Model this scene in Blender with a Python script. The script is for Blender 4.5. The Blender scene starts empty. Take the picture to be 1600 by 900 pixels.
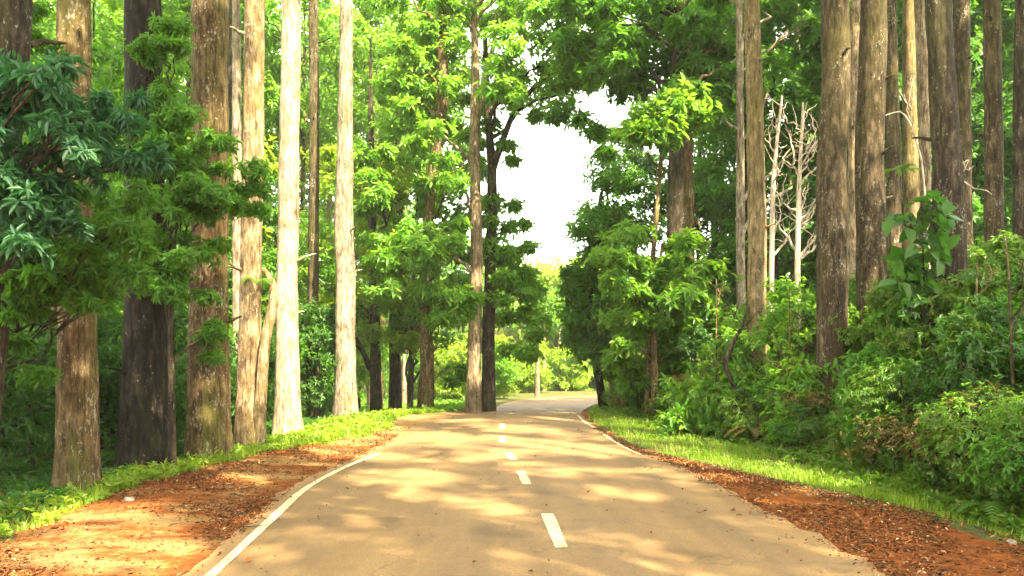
import bpy, math, random
import numpy as np
from mathutils import noise as mnoise
R = math.radians
scene = bpy.context.scene
COL = scene.collection

# ------------------------------------------------------------------ camera, sky, sun, exposure
CAM_H, F = 1.75, 1250.0                      # eye height, focal length in photo pixels (photo is 1600 wide)
cam_d = bpy.data.cameras.new('camera'); cam = bpy.data.objects.new('camera', cam_d); COL.objects.link(cam)
cam.location = (0, 0, CAM_H); cam.rotation_euler = (R(90), 0, 0)
cam_d.sensor_width = 36; cam_d.lens = 36 * F / 1600
cam_d.shift_y = (559 - 450) / 1600
cam_d.clip_end = 3000
scene.camera = cam

SUN_EL, SUN_AZ = 51.0, 145.0                 # azimuth clockwise from +Y (view direction)
S = np.array([math.sin(R(SUN_AZ)) * math.cos(R(SUN_EL)), math.cos(R(SUN_AZ)) * math.cos(R(SUN_EL)), math.sin(R(SUN_EL))])
world = bpy.data.worlds.new('World'); scene.world = world; world.use_nodes = True
wn = world.node_tree.nodes; wl = world.node_tree.links
sky = wn.new('ShaderNodeTexSky'); sky.sky_type = 'NISHITA'; sky.sun_disc = False
sky.sun_elevation = R(SUN_EL); sky.sun_rotation = R(SUN_AZ); sky.dust_density = 3.0; sky.air_density = 1.0; sky.ozone_density = 0.6
mxs = wn.new('ShaderNodeMix'); mxs.data_type = 'RGBA'; mxs.inputs[0].default_value = 0.62          # thin bright cloud veils the blue
mxs.inputs[7].default_value = (6.4, 6.0, 4.9, 1)
wl.new(sky.outputs[0], mxs.inputs[6]); wl.new(mxs.outputs[2], wn['Background'].inputs[0]); wn['Background'].inputs[1].default_value = 0.15
sl = bpy.data.lights.new('sun', 'SUN'); sl.energy = 4.6; sl.angle = R(0.7); sl.color = (1.0, 0.87, 0.62)
sun = bpy.data.objects.new('sun', sl); COL.objects.link(sun)
sun.rotation_euler = (R(90 - SUN_EL), 0, R(180 - SUN_AZ))
vs = scene.view_settings
vs.view_transform = 'Standard'; vs.look = 'None'; vs.exposure = 3.05; vs.gamma = 1.0; vs.use_curve_mapping = False
scene.cycles.max_bounces = 8; scene.cycles.diffuse_bounces = 4; scene.cycles.transmission_bounces = 6
scene.cycles.use_denoising = True
scene.cycles.caustics_reflective = False; scene.cycles.caustics_refractive = False

rng = np.random.default_rng(7)
random.seed(7)

# ------------------------------------------------------------------ helpers
def P(px, py, d):                             # a photo pixel at distance d -> world point
    return np.array([(px - 800) * d / F, d, CAM_H + (559 - py) * d / F])

def mesh_from(name, V, quads, mat, smooth=False, tris=None):
    me = bpy.data.meshes.new(name)
    V = np.asarray(V, dtype=np.float32).reshape(-1, 3); quads = np.asarray(quads, dtype=np.int32).reshape(-1, 4)
    nt = 0 if tris is None else len(tris)
    nq = len(quads)
    loops = quads.ravel() if nt == 0 else np.concatenate([quads.ravel(), np.asarray(tris, dtype=np.int32).ravel()])
    me.vertices.add(len(V)); me.vertices.foreach_set('co', V.ravel())
    me.loops.add(len(loops)); me.loops.foreach_set('vertex_index', loops)
    me.polygons.add(nq + nt)
    starts = np.concatenate([np.arange(nq) * 4, nq * 4 + np.arange(nt) * 3]).astype(np.int32)
    me.polygons.foreach_set('loop_start', starts)
    me.update(calc_edges=True)
    if smooth: me.polygons.foreach_set('use_smooth', np.ones(nq + nt, dtype=bool))
    if mat: me.materials.append(mat)
    me.validate()
    return me

def link(name, me, parent=None, loc=None):
    o = bpy.data.objects.new(name, me); COL.objects.link(o)
    if parent: o.parent = parent
    if loc is not None: o.location = loc
    return o

def thing(name, label, cat, loc, group=None, rz=0.0, sc=1.0):
    o = bpy.data.objects.new(name, None); COL.objects.link(o)
    o.location = [float(v) for v in loc]; o.rotation_euler = (0, 0, rz); o.scale = (sc, sc, sc)
    o.empty_display_size = 0.3
    tag(o, label, cat, group); return o

def tag(o, label, cat, group=None):
    o['label'] = label; o['category'] = cat
    if group: o['group'] = group
    elif 'group' in o.keys(): del o['group']

def struct(o, kind='structure'):
    o['kind'] = kind; return o

def dup(root, loc, rz=0.0, sc=1.0, label=None, group=None):
    r = root.copy(); COL.objects.link(r)
    r.location = [float(v) for v in loc]; r.rotation_euler = (0, 0, rz); r.scale = (sc, sc, sc)
    if label: r['label'] = label
    if group: r['group'] = group
    for ch in root.children:
        c = ch.copy(); COL.objects.link(c); c.parent = r
    return r

def unit(a):
    return a / np.maximum(np.linalg.norm(a, axis=-1, keepdims=True), 1e-9)

def sm(a, b, x):
    t = np.clip((x - a) / (b - a), 0, 1); return t * t * (3 - 2 * t)

# ------------------------------------------------------------------ materials
def new_mat(name):
    m = bpy.data.materials.new(name); m.use_nodes = True
    nt = m.node_tree; nt.nodes.clear()
    out = nt.nodes.new('ShaderNodeOutputMaterial')
    return m, nt, out

def ramp(nt, fac, stops):
    r = nt.nodes.new('ShaderNodeValToRGB'); e = r.color_ramp.elements
    while len(e) < len(stops): e.new(0.5)
    for el, (p, c) in zip(e, stops): el.position = p; el.color = (*c, 1)
    nt.links.new(fac, r.inputs[0]); return r.outputs[0]

def noise_tex(nt, vec, scale, detail=4, rough=0.55):
    n = nt.nodes.new('ShaderNodeTexNoise'); n.inputs['Scale'].default_value = scale
    n.inputs['Detail'].default_value = detail; n.inputs['Roughness'].default_value = rough
    if vec is not None: nt.links.new(vec, n.inputs['Vector'])
    return n.outputs['Fac']

def mapping(nt, scale, coord='Object'):
    tc = nt.nodes.new('ShaderNodeTexCoord'); mp = nt.nodes.new('ShaderNodeMapping')
    mp.inputs['Scale'].default_value = scale; nt.links.new(tc.outputs[coord], mp.inputs[0]); return mp.outputs[0]

def mix(nt, fac, a, b, mode='MIX'):
    m = nt.nodes.new('ShaderNodeMix'); m.data_type = 'RGBA'; m.blend_type = mode
    for s, v in ((m.inputs[0], fac), (m.inputs[6], a), (m.inputs[7], b)):
        if hasattr(v, 'links') or hasattr(v, 'is_linked'): nt.links.new(v, s)
        else: s.default_value = v if isinstance(v, (int, float)) else (*v, 1)
    return m.outputs[2]

def bsdf(nt, out, color, rough=0.8, spec=0.3, bump=None, bump_s=0.5, bump_d=0.02):
    b = nt.nodes.new('ShaderNodeBsdfPrincipled')
    if hasattr(color, 'is_linked'): nt.links.new(color, b.inputs['Base Color'])
    else: b.inputs['Base Color'].default_value = (*color, 1)
    b.inputs['Roughness'].default_value = rough; b.inputs['Specular IOR Level'].default_value = spec
    if bump is not None:
        bp = nt.nodes.new('ShaderNodeBump'); bp.inputs['Strength'].default_value = bump_s; bp.inputs['Distance'].default_value = bump_d
        nt.links.new(bump, bp.inputs['Height']); nt.links.new(bp.outputs[0], b.inputs['Normal'])
    if out is not None: nt.links.new(b.outputs[0], out.inputs[0])
    return b

def leaf_mat(name, cols, trans, tfac=0.45, rough=0.42, spec=0.35):
    m, nt, out = new_mat(name)
    g = nt.nodes.new('ShaderNodeNewGeometry'); oi = nt.nodes.new('ShaderNodeObjectInfo')
    n = len(cols)
    c = ramp(nt, g.outputs['Random Per Island'], [(i / (n - 1) if n > 1 else 0, k) for i, k in enumerate(cols)])
    hs = nt.nodes.new('ShaderNodeHueSaturation')
    mr = nt.nodes.new('ShaderNodeMapRange'); mr.inputs[3].default_value = 0.8; mr.inputs[4].default_value = 1.25
    nt.links.new(oi.outputs['Random'], mr.inputs[0]); nt.links.new(mr.outputs[0], hs.inputs['Value']); nt.links.new(c, hs.inputs['Color'])
    b = bsdf(nt, None, hs.outputs[0], rough, spec)
    t = nt.nodes.new('ShaderNodeBsdfTranslucent')
    tc = mix(nt, 0.35, trans, hs.outputs[0]); nt.links.new(tc, t.inputs[0])
    mx = nt.nodes.new('ShaderNodeMixShader'); mx.inputs[0].default_value = tfac
    nt.links.new(b.outputs[0], mx.inputs[1]); nt.links.new(t.outputs[0], mx.inputs[2]); nt.links.new(mx.outputs[0], out.inputs[0])
    return m

LM = {
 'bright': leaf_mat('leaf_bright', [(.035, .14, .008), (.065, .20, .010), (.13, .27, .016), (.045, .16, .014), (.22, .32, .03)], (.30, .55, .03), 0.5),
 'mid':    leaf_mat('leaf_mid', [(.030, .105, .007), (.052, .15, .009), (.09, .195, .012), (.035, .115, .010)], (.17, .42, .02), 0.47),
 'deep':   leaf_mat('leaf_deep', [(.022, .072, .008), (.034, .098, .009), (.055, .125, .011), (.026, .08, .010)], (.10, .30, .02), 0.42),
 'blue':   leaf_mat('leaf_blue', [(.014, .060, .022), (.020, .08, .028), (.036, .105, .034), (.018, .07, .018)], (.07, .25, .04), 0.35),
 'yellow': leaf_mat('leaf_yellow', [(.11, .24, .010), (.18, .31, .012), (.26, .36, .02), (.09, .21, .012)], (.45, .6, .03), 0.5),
 'fern':   leaf_mat('leaf_fern', [(.035, .12, .008), (.06, .165, .010), (.09, .16, .012), (.07, .09, .02)], (.2, .4, .02), 0.45),
 'drybrown': leaf_mat('leaf_drybrown', [(.13, .085, .015), (.17, .10, .02), (.10, .095, .015), (.14, .07, .02)], (.25, .2, .03), 0.35),
 'grass':  leaf_mat('leaf_grass', [(.10, .20, .006), (.15, .26, .008), (.26, .27, .04), (.07, .17, .006), (.12, .22, .008)], (.36, .5, .02), 0.45),
 'bank':   leaf_mat('leaf_bank', [(.036, .105, .005), (.060, .145, .007), (.12, .21, .012), (.11, .11, .012), (.040, .125, .007)], (.18, .38, .02), 0.45),
}

def bark_mat(name, dark, mid, pale, lichen=0.35, moss=0.4, mosscol=(.09, .10, .018)):
    m, nt, out = new_mat(name)
    v = mapping(nt, (1, 1, .30)); v2 = mapping(nt, (1, 1, .7)); v3 = mapping(nt, (1, 1, .22)); v4 = mapping(nt, (1, 1, .55))
    n1 = noise_tex(nt, v, 11, 9, .7); n2 = noise_tex(nt, v2, 1.9, 6, .65); n3 = noise_tex(nt, v4, 26, 6, .65); n4 = noise_tex(nt, v3, 1.6, 6, .65); n5 = noise_tex(nt, v2, 2.7, 4, .6); n6 = noise_tex(nt, v4, 5, 6, .65)
    c = ramp(nt, n1, [(.34, dark), (.5, mid), (.66, pale)])
    c2 = ramp(nt, n2, [(.32, (.5, .47, .44)), (.5, (.95, .93, .9)), (.68, (1.45, 1.4, 1.32))])
    c = mix(nt, 1.0, c, c2, 'MULTIPLY')
    mm = ramp(nt, n4, [(.60 - .25 * moss, (0, 0, 0)), (.78 - .2 * moss, (.75, .75, .75))])
    c = mix(nt, mm, c, mosscol)
    ls = nt.nodes.new('ShaderNodeMath'); ls.operation = 'MULTIPLY_ADD'; ls.inputs[1].default_value = .55; nt.links.new(n5, ls.inputs[0]); nt.links.new(n3, ls.inputs[2])
    lm = ramp(nt, ls.outputs[0], [(.955 - .14 * lichen, (0, 0, 0)), (1.02 - .14 * lichen, (.7, .7, .7))])
    c = mix(nt, lm, c, mix(nt, .45, (.42, .39, .31), pale))
    l2 = ramp(nt, n6, [(.64 - .1 * lichen, (0, 0, 0)), (.84 - .1 * lichen, (.5, .5, .5))])
    c = mix(nt, l2, c, pale)
    vf = mapping(nt, (1, 1, .13)); n7 = noise_tex(nt, vf, 17, 7, .75)
    c = mix(nt, 1.0, c, ramp(nt, n7, [(.36, (.30, .27, .24)), (.46, (.85, .83, .8)), (.62, (1.25, 1.22, 1.18))]), 'MULTIPLY')
    vo = nt.nodes.new('ShaderNodeTexVoronoi'); vo.inputs['Scale'].default_value = 14; nt.links.new(v, vo.inputs['Vector'])
    ad = nt.nodes.new('ShaderNodeMath'); ad.operation = 'MULTIPLY_ADD'; ad.inputs[1].default_value = .3; nt.links.new(vo.outputs['Distance'], ad.inputs[0]); nt.links.new(n7, ad.inputs[2])
    bsdf(nt, out, c, .9, .12, ad.outputs[0], .85, .05)
    return m
BM = {
 'dark':  bark_mat('bark_dark', (.018, .014, .010), (.042, .032, .021), (.11, .09, .065), .4, .4, (.05, .055, .012)),
 'black': bark_mat('bark_black', (.008, .006, .005), (.018, .014, .010), (.055, .045, .032), .15, .25, (.02, .022, .006)),
 'umber': bark_mat('bark_umber', (.022, .016, .010), (.058, .043, .024), (.14, .11, .072), .5, .55, (.06, .058, .012)),
 'brown': bark_mat('bark_brown', (.042, .025, .012), (.10, .064, .028), (.21, .155, .085), .7, .5),
 'pale':  bark_mat('bark_pale', (.10, .065, .034), (.22, .165, .100), (.40, .335, .235), .65, .3, (.13, .10, .03)),
 'cream': bark_mat('bark_cream', (.17, .12, .07), (.34, .27, .18), (.50, .43, .32), .6, .2, (.2, .16, .06)),
 'tan': bark_mat('bark_tan', (.085, .055, .026), (.19, .135, .07), (.36, .29, .19), .65, .35, (.11, .09, .02)),
 'mossy': bark_mat('bark_mossy', (.08, .06, .03), (.17, .13, .065), (.28, .22, .13), .5, .6, (.115, .095, .022)),
 'grey':  bark_mat('bark_grey', (.10, .08, .055), (.22, .18, .125), (.38, .33, .25), .6, .3),
 'dead':  bark_mat('bark_dead', (.40, .32, .24), (.56, .48, .38), (.66, .60, .50), .3, .0),
}

# ------------------------------------------------------------------ terrain
Zy = np.array([-80, 20, 25, 30, 40, 55, 70, 90, 600.]); Zz = np.array([0, 0, -.08, -.31, -.7, -1.3, -1.6, -1.8, -1.8])
def z0(y): return np.interp(y, Zy, Zz)
PTS = [  # left edge x, y   right edge x, y
 (-2.2, -40, 3.3, -40), (-2.4, 0, 3.1, 0), (-2.52, 5, 3.05, 5), (-2.70, 7.5, 2.98, 7.5), (-2.84, 9.1, 2.88, 9.1), (-2.97, 10.6, 2.82, 10.6),
 (-2.9, 12.1, 2.76, 12.1), (-2.78, 13.4, 2.6, 13.4), (-2.65, 15, 2.36, 15), (-2.55, 18, 2.2, 18), (-2.45, 21.6, 2.1, 21.6), (-2.2, 24, 2.2, 24.5),
 (-1.55, 27, 2.35, 27), (-1.0, 30.5, 2.6, 30), (-.8, 35, 3.1, 34), (-.65, 42, 3.9, 40), (-.4, 50, 5.0, 47), (.4, 58, 7.0, 53), (3, 66, 11, 57.5), (9, 72, 18, 61), (24, 77, 30, 64), (60, 80, 62, 66)]
def resample(xs, ys, n):
    # Catmull-Rom through the control points
    pts = np.stack([xs, ys], 1).astype(float); pts = np.vstack([2 * pts[0] - pts[1], pts, 2 * pts[-1] - pts[-2]])
    out = []
    for i in range(1, len(pts) - 2):
        p0, p1, p2, p3 = pts[i - 1:i + 3]
        for t in np.linspace(0, 1, n, endpoint=False):
            out.append(.5 * ((2 * p1) + (-p0 + p2) * t + (2 * p0 - 5 * p1 + 4 * p2 - p3) * t * t + (-p0 + 3 * p1 - 3 * p2 + p3) * t ** 3))
    out.append(pts[-2]); return np.array(out)
PT = np.array(PTS, float)
LE = resample(PT[:, 0], PT[:, 1], 10); RE = resample(PT[:, 2], PT[:, 3], 10)
iL = slice(0, 170); iR = slice(0, 160)
def left_edge(y): return np.interp(y, LE[iL, 1], LE[iL, 0])
def right_edge(y): return np.interp(y, RE[iR, 1], RE[iR, 0])
def wob(x, y, s=1.0):
    return (np.sin(x * 1.3 * s + 1.7 * np.sin(y * .7 * s)) + np.sin(y * 1.1 * s + 2.1 * np.sin(x * .9 * s + 1.0)) + .5 * np.sin(2.7 * s * x + 3.1 * s * y)) / 2.5
FOOT_Y = np.array([-40, 6, 10, 15, 20, 25, 30, 40, 60.]); FOOT_U = np.array([2.1, 2.15, 2.3, 2.45, 2.15, 1.6, 1.1, .9, .9])
def foot(y): return right_edge(np.minimum(y, 52)) + np.interp(y, FOOT_Y, FOOT_U)
BK_Y = np.array([-40, 10, 16, 20, 25, 30, 40, 55, 80.]); BK_F = np.array([1, 1, .95, .8, .6, .5, .45, .5, .6])
def height(x, y):
    x = np.asarray(x, float); y = np.asarray(y, float)
    z = z0(y)
    v = x - foot(y)
    bank = np.interp(v, [0, .25, 1, 2, 3, 5, 9, 30, 120, 300], [0, .12, .95, 1.55, 1.95, 2.5, 3.2, 5.0, 9, 12]) * np.interp(y, BK_Y, BK_F)
    far = sm(50, 64, y)
    bank = bank * (1 - far) + far * .04 * np.maximum(x - 30, 0)
    w = left_edge(np.minimum(y, 50)) - x
    ldrop = -np.interp(w, [0, .4, 1.2, 2.2, 3.2, 6, 12, 40, 300], [0, 0, -.05, -.02, .12, .35, .5, .3, -2.5]) * (1 - .6 * sm(40, 60, y))
    z = z + bank + ldrop
    offroad = sm(.3, 2.5, v) + sm(1.2, 3.5, w)
    z = z + wob(x, y) * .07 * offroad
    z = z + sm(120, 400, y) * 10
    return z

def axis_pts(lo, hi, fine_lo, fine_hi, step, growth=1.12):
    a = list(np.arange(fine_lo, fine_hi + 1e-6, step)); s = step
    while a[-1] < hi: s *= growth; a.append(a[-1] + s)
    s = step; b = [fine_lo]
    while b[-1] > lo: s *= growth; b.append(b[-1] - s)
    return np.array(b[:0:-1] + a)

def grid_faces(nx, ny):
    i = np.arange(nx * ny).reshape(ny, nx)
    return np.stack([i[:-1, :-1], i[:-1, 1:], i[1:, 1:], i[1:, :-1]], -1).reshape(-1, 4)

gx = axis_pts(-420, 420, -12, 14, .25); gy = axis_pts(-120, 900, -4, 46, .3)
GX, GY = np.meshgrid(gx, gy)
m, nt, out = new_mat('forest_floor')
v = mapping(nt, (1, 1, 1)); na = noise_tex(nt, v, 1.3, 6, .65); nb = noise_tex(nt, v, 9, 6, .7); nc = noise_tex(nt, v, 40, 4, .6)
c = ramp(nt, nb, [(.3, (.028, .020, .011)), (.5, (.07, .045, .022)), (.7, (.13, .085, .04))])
gcol = ramp(nt, nc, [(.3, (.03, .06, .010)), (.7, (.09, .13, .02))])
c = mix(nt, ramp(nt, na, [(.42, (0, 0, 0)), (.6, (1, 1, 1))]), c, gcol)
bsdf(nt, out, c, .95, .1, nb, .8, .05)
under = ((GX > left_edge(GY) + .15) & (GX < right_edge(GY) - .15) & (GY < 52)) * .03
o = struct(link('ground', mesh_from('ground', np.stack([GX, GY, height(GX, GY) - under], -1), grid_faces(len(gx), len(gy)), m, True)))

# dirt shoulders: red soil, sandy where worn
m, nt, out = new_mat('red_soil')
v = mapping(nt, (1, 1, 1)); vb = mapping(nt, (.55, 1.2, 1))
na = noise_tex(nt, vb, 1.1, 5, .6); nb = noise_tex(nt, v, 6, 7, .7); nc = noise_tex(nt, v, 45, 5, .7)
sand = ramp(nt, nc, [(.3, (.20, .105, .033)), (.5, (.31, .18, .062)), (.7, (.43, .28, .115))])
red = ramp(nt, nb, [(.3, (.08, .024, .007)), (.5, (.22, .066, .012)), (.72, (.33, .115, .025))])
at = nt.nodes.new('ShaderNodeAttribute'); at.attribute_name = 'sand'
ma = nt.nodes.new('ShaderNodeMath'); ma.operation = 'ADD'; nt.links.new(na, ma.inputs[0]); nt.links.new(at.outputs['Fac'], ma.inputs[1])
mb = nt.nodes.new('ShaderNodeMath'); mb.operation = 'MULTIPLY_ADD'; mb.inputs[1].default_value = .35; nt.links.new(nb, mb.inputs[0]); nt.links.new(ma.outputs[0], mb.inputs[2])
c = mix(nt, ramp(nt, mb.outputs[0], [(.69, (0, 0, 0)), (.84, (1, 1, 1))]), red, sand)
mh = nt.nodes.new('ShaderNodeMath'); mh.operation = 'ADD'; nt.links.new(nb, mh.inputs[0]); nt.links.new(nc, mh.inputs[1])
bsdf(nt, out, c, .95, .1, mh.outputs[0], 1.0, .05)
soil = m
def shoulder(side):
    ys = np.arange(-12, 31, .2); us = np.linspace(0, 1, 22)
    V = []; sd = []
    for y in ys:
        if side < 0:
            a = left_edge(y) + .12; wd = np.interp(y, [-12, 6, 10, 14, 18, 22, 26, 31], [2.4, 2.5, 2.3, 1.9, 1.6, 1.9, 2.2, .6])
            wd += .28 * wob(y * 1.7, y * .6) + .12 * wob(y * 6, 3 + y * 2)
        else:
            a = right_edge(y) - .12; wd = np.interp(y, [-12, 6, 8.5, 10, 12, 15, 18, 22, 26, 31], [2.1, 2.1, 1.75, 1.35, .65, .2, .15, .2, .4, .3])
            wd += .16 * wob(y * 1.7, y * .6 + 4) + .08 * wob(y * 6, 7 + y * 2)
        for u in us:
            x = a + side * u * max(wd, .15); h = height(x, y) + .012 * (1 - .95 * u ** 4)
            V.append((x, y, h))
            if side < 0: s_ = -.02 + .08 * math.exp(-((u - .45) / .3) ** 2) + .28 * sm(15, 21, y) - .12 * math.exp(-(u / .12) ** 2) + .05
            else: s_ = -.10 + .12 * sm(.6, .9, u) * sm(8, 11, y) 
            sd.append(float(s_))
    f = grid_faces(len(us), len(ys))
    me = mesh_from('dirt_shoulder', V, f if side > 0 else f[:, ::-1], soil, True)
    a = me.attributes.new('sand', 'FLOAT', 'POINT'); a.data.foreach_set('value', np.array(sd, np.float32))
    struct(link('dirt_shoulder', me))
shoulder(-1); shoulder(1)

# road
m, nt, out = new_mat('asphalt')
v = mapping(nt, (1, 1, 1)); vl = mapping(nt, (1.6, .22, 1))
na = noise_tex(nt, v, 60, 6, .8); nb = noise_tex(nt, vl, 1.3, 5, .6); nc = noise_tex(nt, v, 5, 5, .65)
c = ramp(nt, na, [(.25, (.074, .042, .014)), (.5, (.170, .101, .036)), (.75, (.295, .182, .072))])
c = mix(nt, 1, c, ramp(nt, nb, [(.35, (.82, .80, .76)), (.65, (1.18, 1.17, 1.14))]), 'MULTIPLY')
vk = nt.nodes.new('ShaderNodeTexVoronoi'); vk.feature = 'DISTANCE_TO_EDGE'; vk.inputs['Scale'].default_value = .55
wv = nt.nodes.new('ShaderNodeVectorMath'); wv.operation = 'ADD'; nz = nt.nodes.new('ShaderNodeTexNoise'); nz.inputs['Scale'].default_value = 2.2; nz.inputs['Detail'].default_value = 6; nt.links.new(v, nz.inputs['Vector'])
nt.links.new(v, wv.inputs[0]); nt.links.new(nz.outputs['Color'], wv.inputs[1]); nt.links.new(wv.outputs[0], vk.inputs['Vector'])
c = mix(nt, ramp(nt, vk.outputs['Distance'], [(.0, (.45, .45, .45)), (.012, (0, 0, 0))]), c, (.05, .034, .018))
nd = noise_tex(nt, v, .55, 3, .5)
c = mix(nt, 1, c, ramp(nt, nd, [(.38, (.68, .67, .66)), (.43, (1, 1, 1)), (.58, (1, 1, 1)), (.64, (1.18, 1.18, 1.18))]), 'MULTIPLY')
aw = nt.nodes.new('ShaderNodeAttribute'); aw.attribute_name = 'track'
c = mix(nt, ramp(nt, aw.outputs['Fac'], [(0, (0, 0, 0)), (1, (.30, .30, .30))]), c, (.10, .066, .030))
at = nt.nodes.new('ShaderNodeAttribute'); at.attribute_name = 'dust'
md = nt.nodes.new('ShaderNodeMath'); md.operation = 'MULTIPLY_ADD'; md.inputs[1].default_value = .9; nt.links.new(nc, md.inputs[0]); nt.links.new(at.outputs['Fac'], md.inputs[2])
c = mix(nt, ramp(nt, md.outputs[0], [(.72, (0, 0, 0)), (1.05, (.85, .85, .85))]), c, (.27, .145, .055))
bsdf(nt, out, c, .72, .35, na, .35, .006)
n = len(LE); us = np.linspace(0, 1, 25); V = []; dust = []; track = []
for i in range(n):
    for u in us:
        x, y = LE[i] * (1 - u) + RE[i] * u
        e = min(u, 1 - u)
        if e == 0:
            k = .06 * wob(y * 5, y * 2 + u * 5) + .04 * wob(y * 13, y + u); x += k
        V.append((x, y, z0(y) + .022 + .04 * (1 - (2 * u - 1) ** 2)))
        track.append(max(math.exp(-((u - q_) / .045) ** 2) for q_ in (.14, .39, .62, .87)))
        dust.append(.38 * max(0, 1 - e / .09))
me = mesh_from('road', V, grid_faces(25, n), m, True)
a = me.attributes.new('dust', 'FLOAT', 'POINT'); a.data.foreach_set('value', np.array(dust, np.float32))
a = me.attributes.new('track', 'FLOAT', 'POINT'); a.data.foreach_set('value', np.array(track, np.float32))
road = struct(link('road', me))
def road_z(x, y):
    l, r = left_edge(y), right_edge(y); u = np.clip((x - l) / (r - l), 0, 1); return z0(y) + .022 + .04 * (1 - (2 * u - 1) ** 2)
m, nt, out = new_mat('road_paint')
v = mapping(nt, (1, 1, 1)); na = noise_tex(nt, v, 14, 9, .8)
c = ramp(nt, na, [(.37, (.15, .10, .045)), (.44, (.33, .26, .13)), (.54, (.52, .45, .26)), (.75, (.64, .58, .38))])
bsdf(nt, out, c, .7, .3); paint = m
def stripe(name, pts, w):
    pts = np.array(pts, float); n_ = max(2, int((pts[-1, 1] - pts[0, 1]) / .25)); yy = np.linspace(pts[0, 1], pts[-1, 1], n_)
    if len(pts) > 3: cc = resample(pts[:, 0], pts[:, 1], 8); xx = np.interp(yy, cc[:, 1], cc[:, 0])
    else: xx = np.interp(yy, pts[:, 1], pts[:, 0])
    V = []
    for x, y in zip(xx, yy):
        for s_ in (-.5, -.17, .17, .5):
            jx = x + s_ * w + (.006 * math.sin(y * 23 + s_ * 9) if abs(s_) == .5 else 0)
            V.append((jx, y, road_z(jx, y) + .006))
    o = link(name, mesh_from(name, V, grid_faces(4, n_), paint), road); return o
stripe('edge_line', [(-2.22, 4.5), (-2.30, 5.4), (-2.385, 6.4), (-2.48, 7.52), (-2.61, 9.08), (-2.71, 10.5), (-2.67, 12.0), (-2.54, 13.3), (-2.38, 14.3)], .10)
stripe('edge_line', [(2.28, 14.2), (2.16, 15.5), (2.06, 18), (1.98, 21.6), (2.06, 25)], .08)
for x1, y1, x2, y2 in ((.60, 3.4, .53, 4.9), (.44, 7.1, .38, 8.65), (.20, 10.65, .13, 11.85), (.03, 13.2, -.08, 14.2), (-.19, 16.0, -.21, 17.2), (-.23, 19.0, -.25, 20.5), (-.1, 25.0, .05, 26.6)):
    stripe('centre_dash', [(x1, y1), (x2, y2)], .125)

# ------------------------------------------------------------------ sun shafts: gaps in the canopy, as (target point, radius)
SHAFTS = []
def shaft(px, py, d, r): SHAFTS.append((P(px, py, d), r))
def gshaft(x, y, r): SHAFTS.append((np.array([x, y, float(height(x, y))]), r))

# ground and trunks the photo shows in sunlight
for x, y, r in ((-4.2, 6.6, .75), (-3.5, 7.4, .6), (-4.6, 9.0, .7), (-3.9, 11.2, .55), (-4.6, 12.6, .5), (2.6, 7.2, .5), (2.4, 8.4, .45), (-.4, 9.3, .5), (1.3, 10.2, .6), (-1.4, 11.6, .8), (.6, 12.2, .9), (2.0, 11.9, .7), (-.4, 14.2, .9),
                (-2, 13.8, .7), (0, 16, 1.1), (1.4, 14.6, .9), (-2, 17.5, 1.1), (0, 19.5, 1.3), (1.4, 18, 1.0), (-3.6, 19.5, 1.0), (-1.5, 22, 1.1), (1, 23, 1.0), (-4.6, 21, .9), (-3.6, 23.8, 1.0),
                (2.9, 17, .8), (3.3, 15, .7), (3.0, 20, .8), (4.3, 12.6, .7), (3.0, 23, .8), (3.2, 13.6, .8), (3.8, 11.8, .8), (2.8, 18.6, 1.0), (3.7, 16.2, .9), (4.3, 10.8, .7), (2.9, 21.5, 1.0), (1, 28, 1.2), (2, 33, 1.5), (1.2, 40, 2), (3, 46, 2), (-3.6, 26.5, 1.0), (-2.2, 27.5, .8)):
    gshaft(x, y, r)
for x, y, r in ((5.6, 13, .7), (6.3, 15.5, .7), (4.9, 17, .8), (7.5, 12, .7), (4.6, 21, .9), (5.6, 19, .8), (7.3, 16, .7)):
    gshaft(x, y, r)
for px, py, d, r in ((395, 640, 15.5, .35), (400, 560, 15.5, .4), (400, 220, 15.5, .3), (452, 640, 17.8, .35), (450, 520, 17.8, .4), (450, 420, 17.8, .5), (450, 300, 17.8, .8), (455, 180, 17.8, 1.0), (455, 60, 17.8, 1.0),
                     (540, 620, 25.4, 1.0), (540, 540, 25.4, .9), (540, 430, 25.4, .9), (540, 300, 25.4, .8), (540, 150, 25.4, .8), (345, 200, 13.7, .4), (340, 640, 13.7, .4), (130, 610, 10.4, .3),
                     (740, 560, 30, .9), (740, 400, 30, .9), (740, 250, 30, .9), (740, 100, 30, .9), (1180, 350, 18, .7), (1180, 200, 18, .6), (1180, 520, 18, .8), (1180, 60, 18, .5), (1440, 50, 21, .6), (1335, 250, 22, .5), (1335, 100, 22, .5),
                     (620, 480, 33, 2.4), (560, 330, 33, 2.2), (700, 520, 32, 1.6), (800, 460, 31, 1.4), (600, 120, 36, 2.6), (700, 30, 30, 1.8), (1000, 60, 26, 1.6), (1060, 300, 24, 1.0), (620, 420, 31, 2.4), (600, 300, 31, 1.8), (660, 250, 31, 1.8), (580, 200, 32, 1.6), (690, 380, 30, 1.6), (640, 90, 33, 1.8), (1040, 180, 22, 1.0), (1030, 410, 22, 1.2), (1110, 470, 18, 1.2), (1130, 560, 16, 1.0), (850, 590, 60, 5), (1240, 300, 20, 1.4), (1060, 650, 17, .8),
                     (1200, 480, 17, .9), (830, 80, 31, 1.6), (900, 120, 30, 1.5), (520, 400, 30, 1.5), (250, 80, 22, 1.4), (330, 120, 24, 1.4)):
    shaft(px, py, d, r)
SC = np.array([s_[0] for s_ in SHAFTS]); SR = np.array([s_[1] for s_ in SHAFTS])
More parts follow.
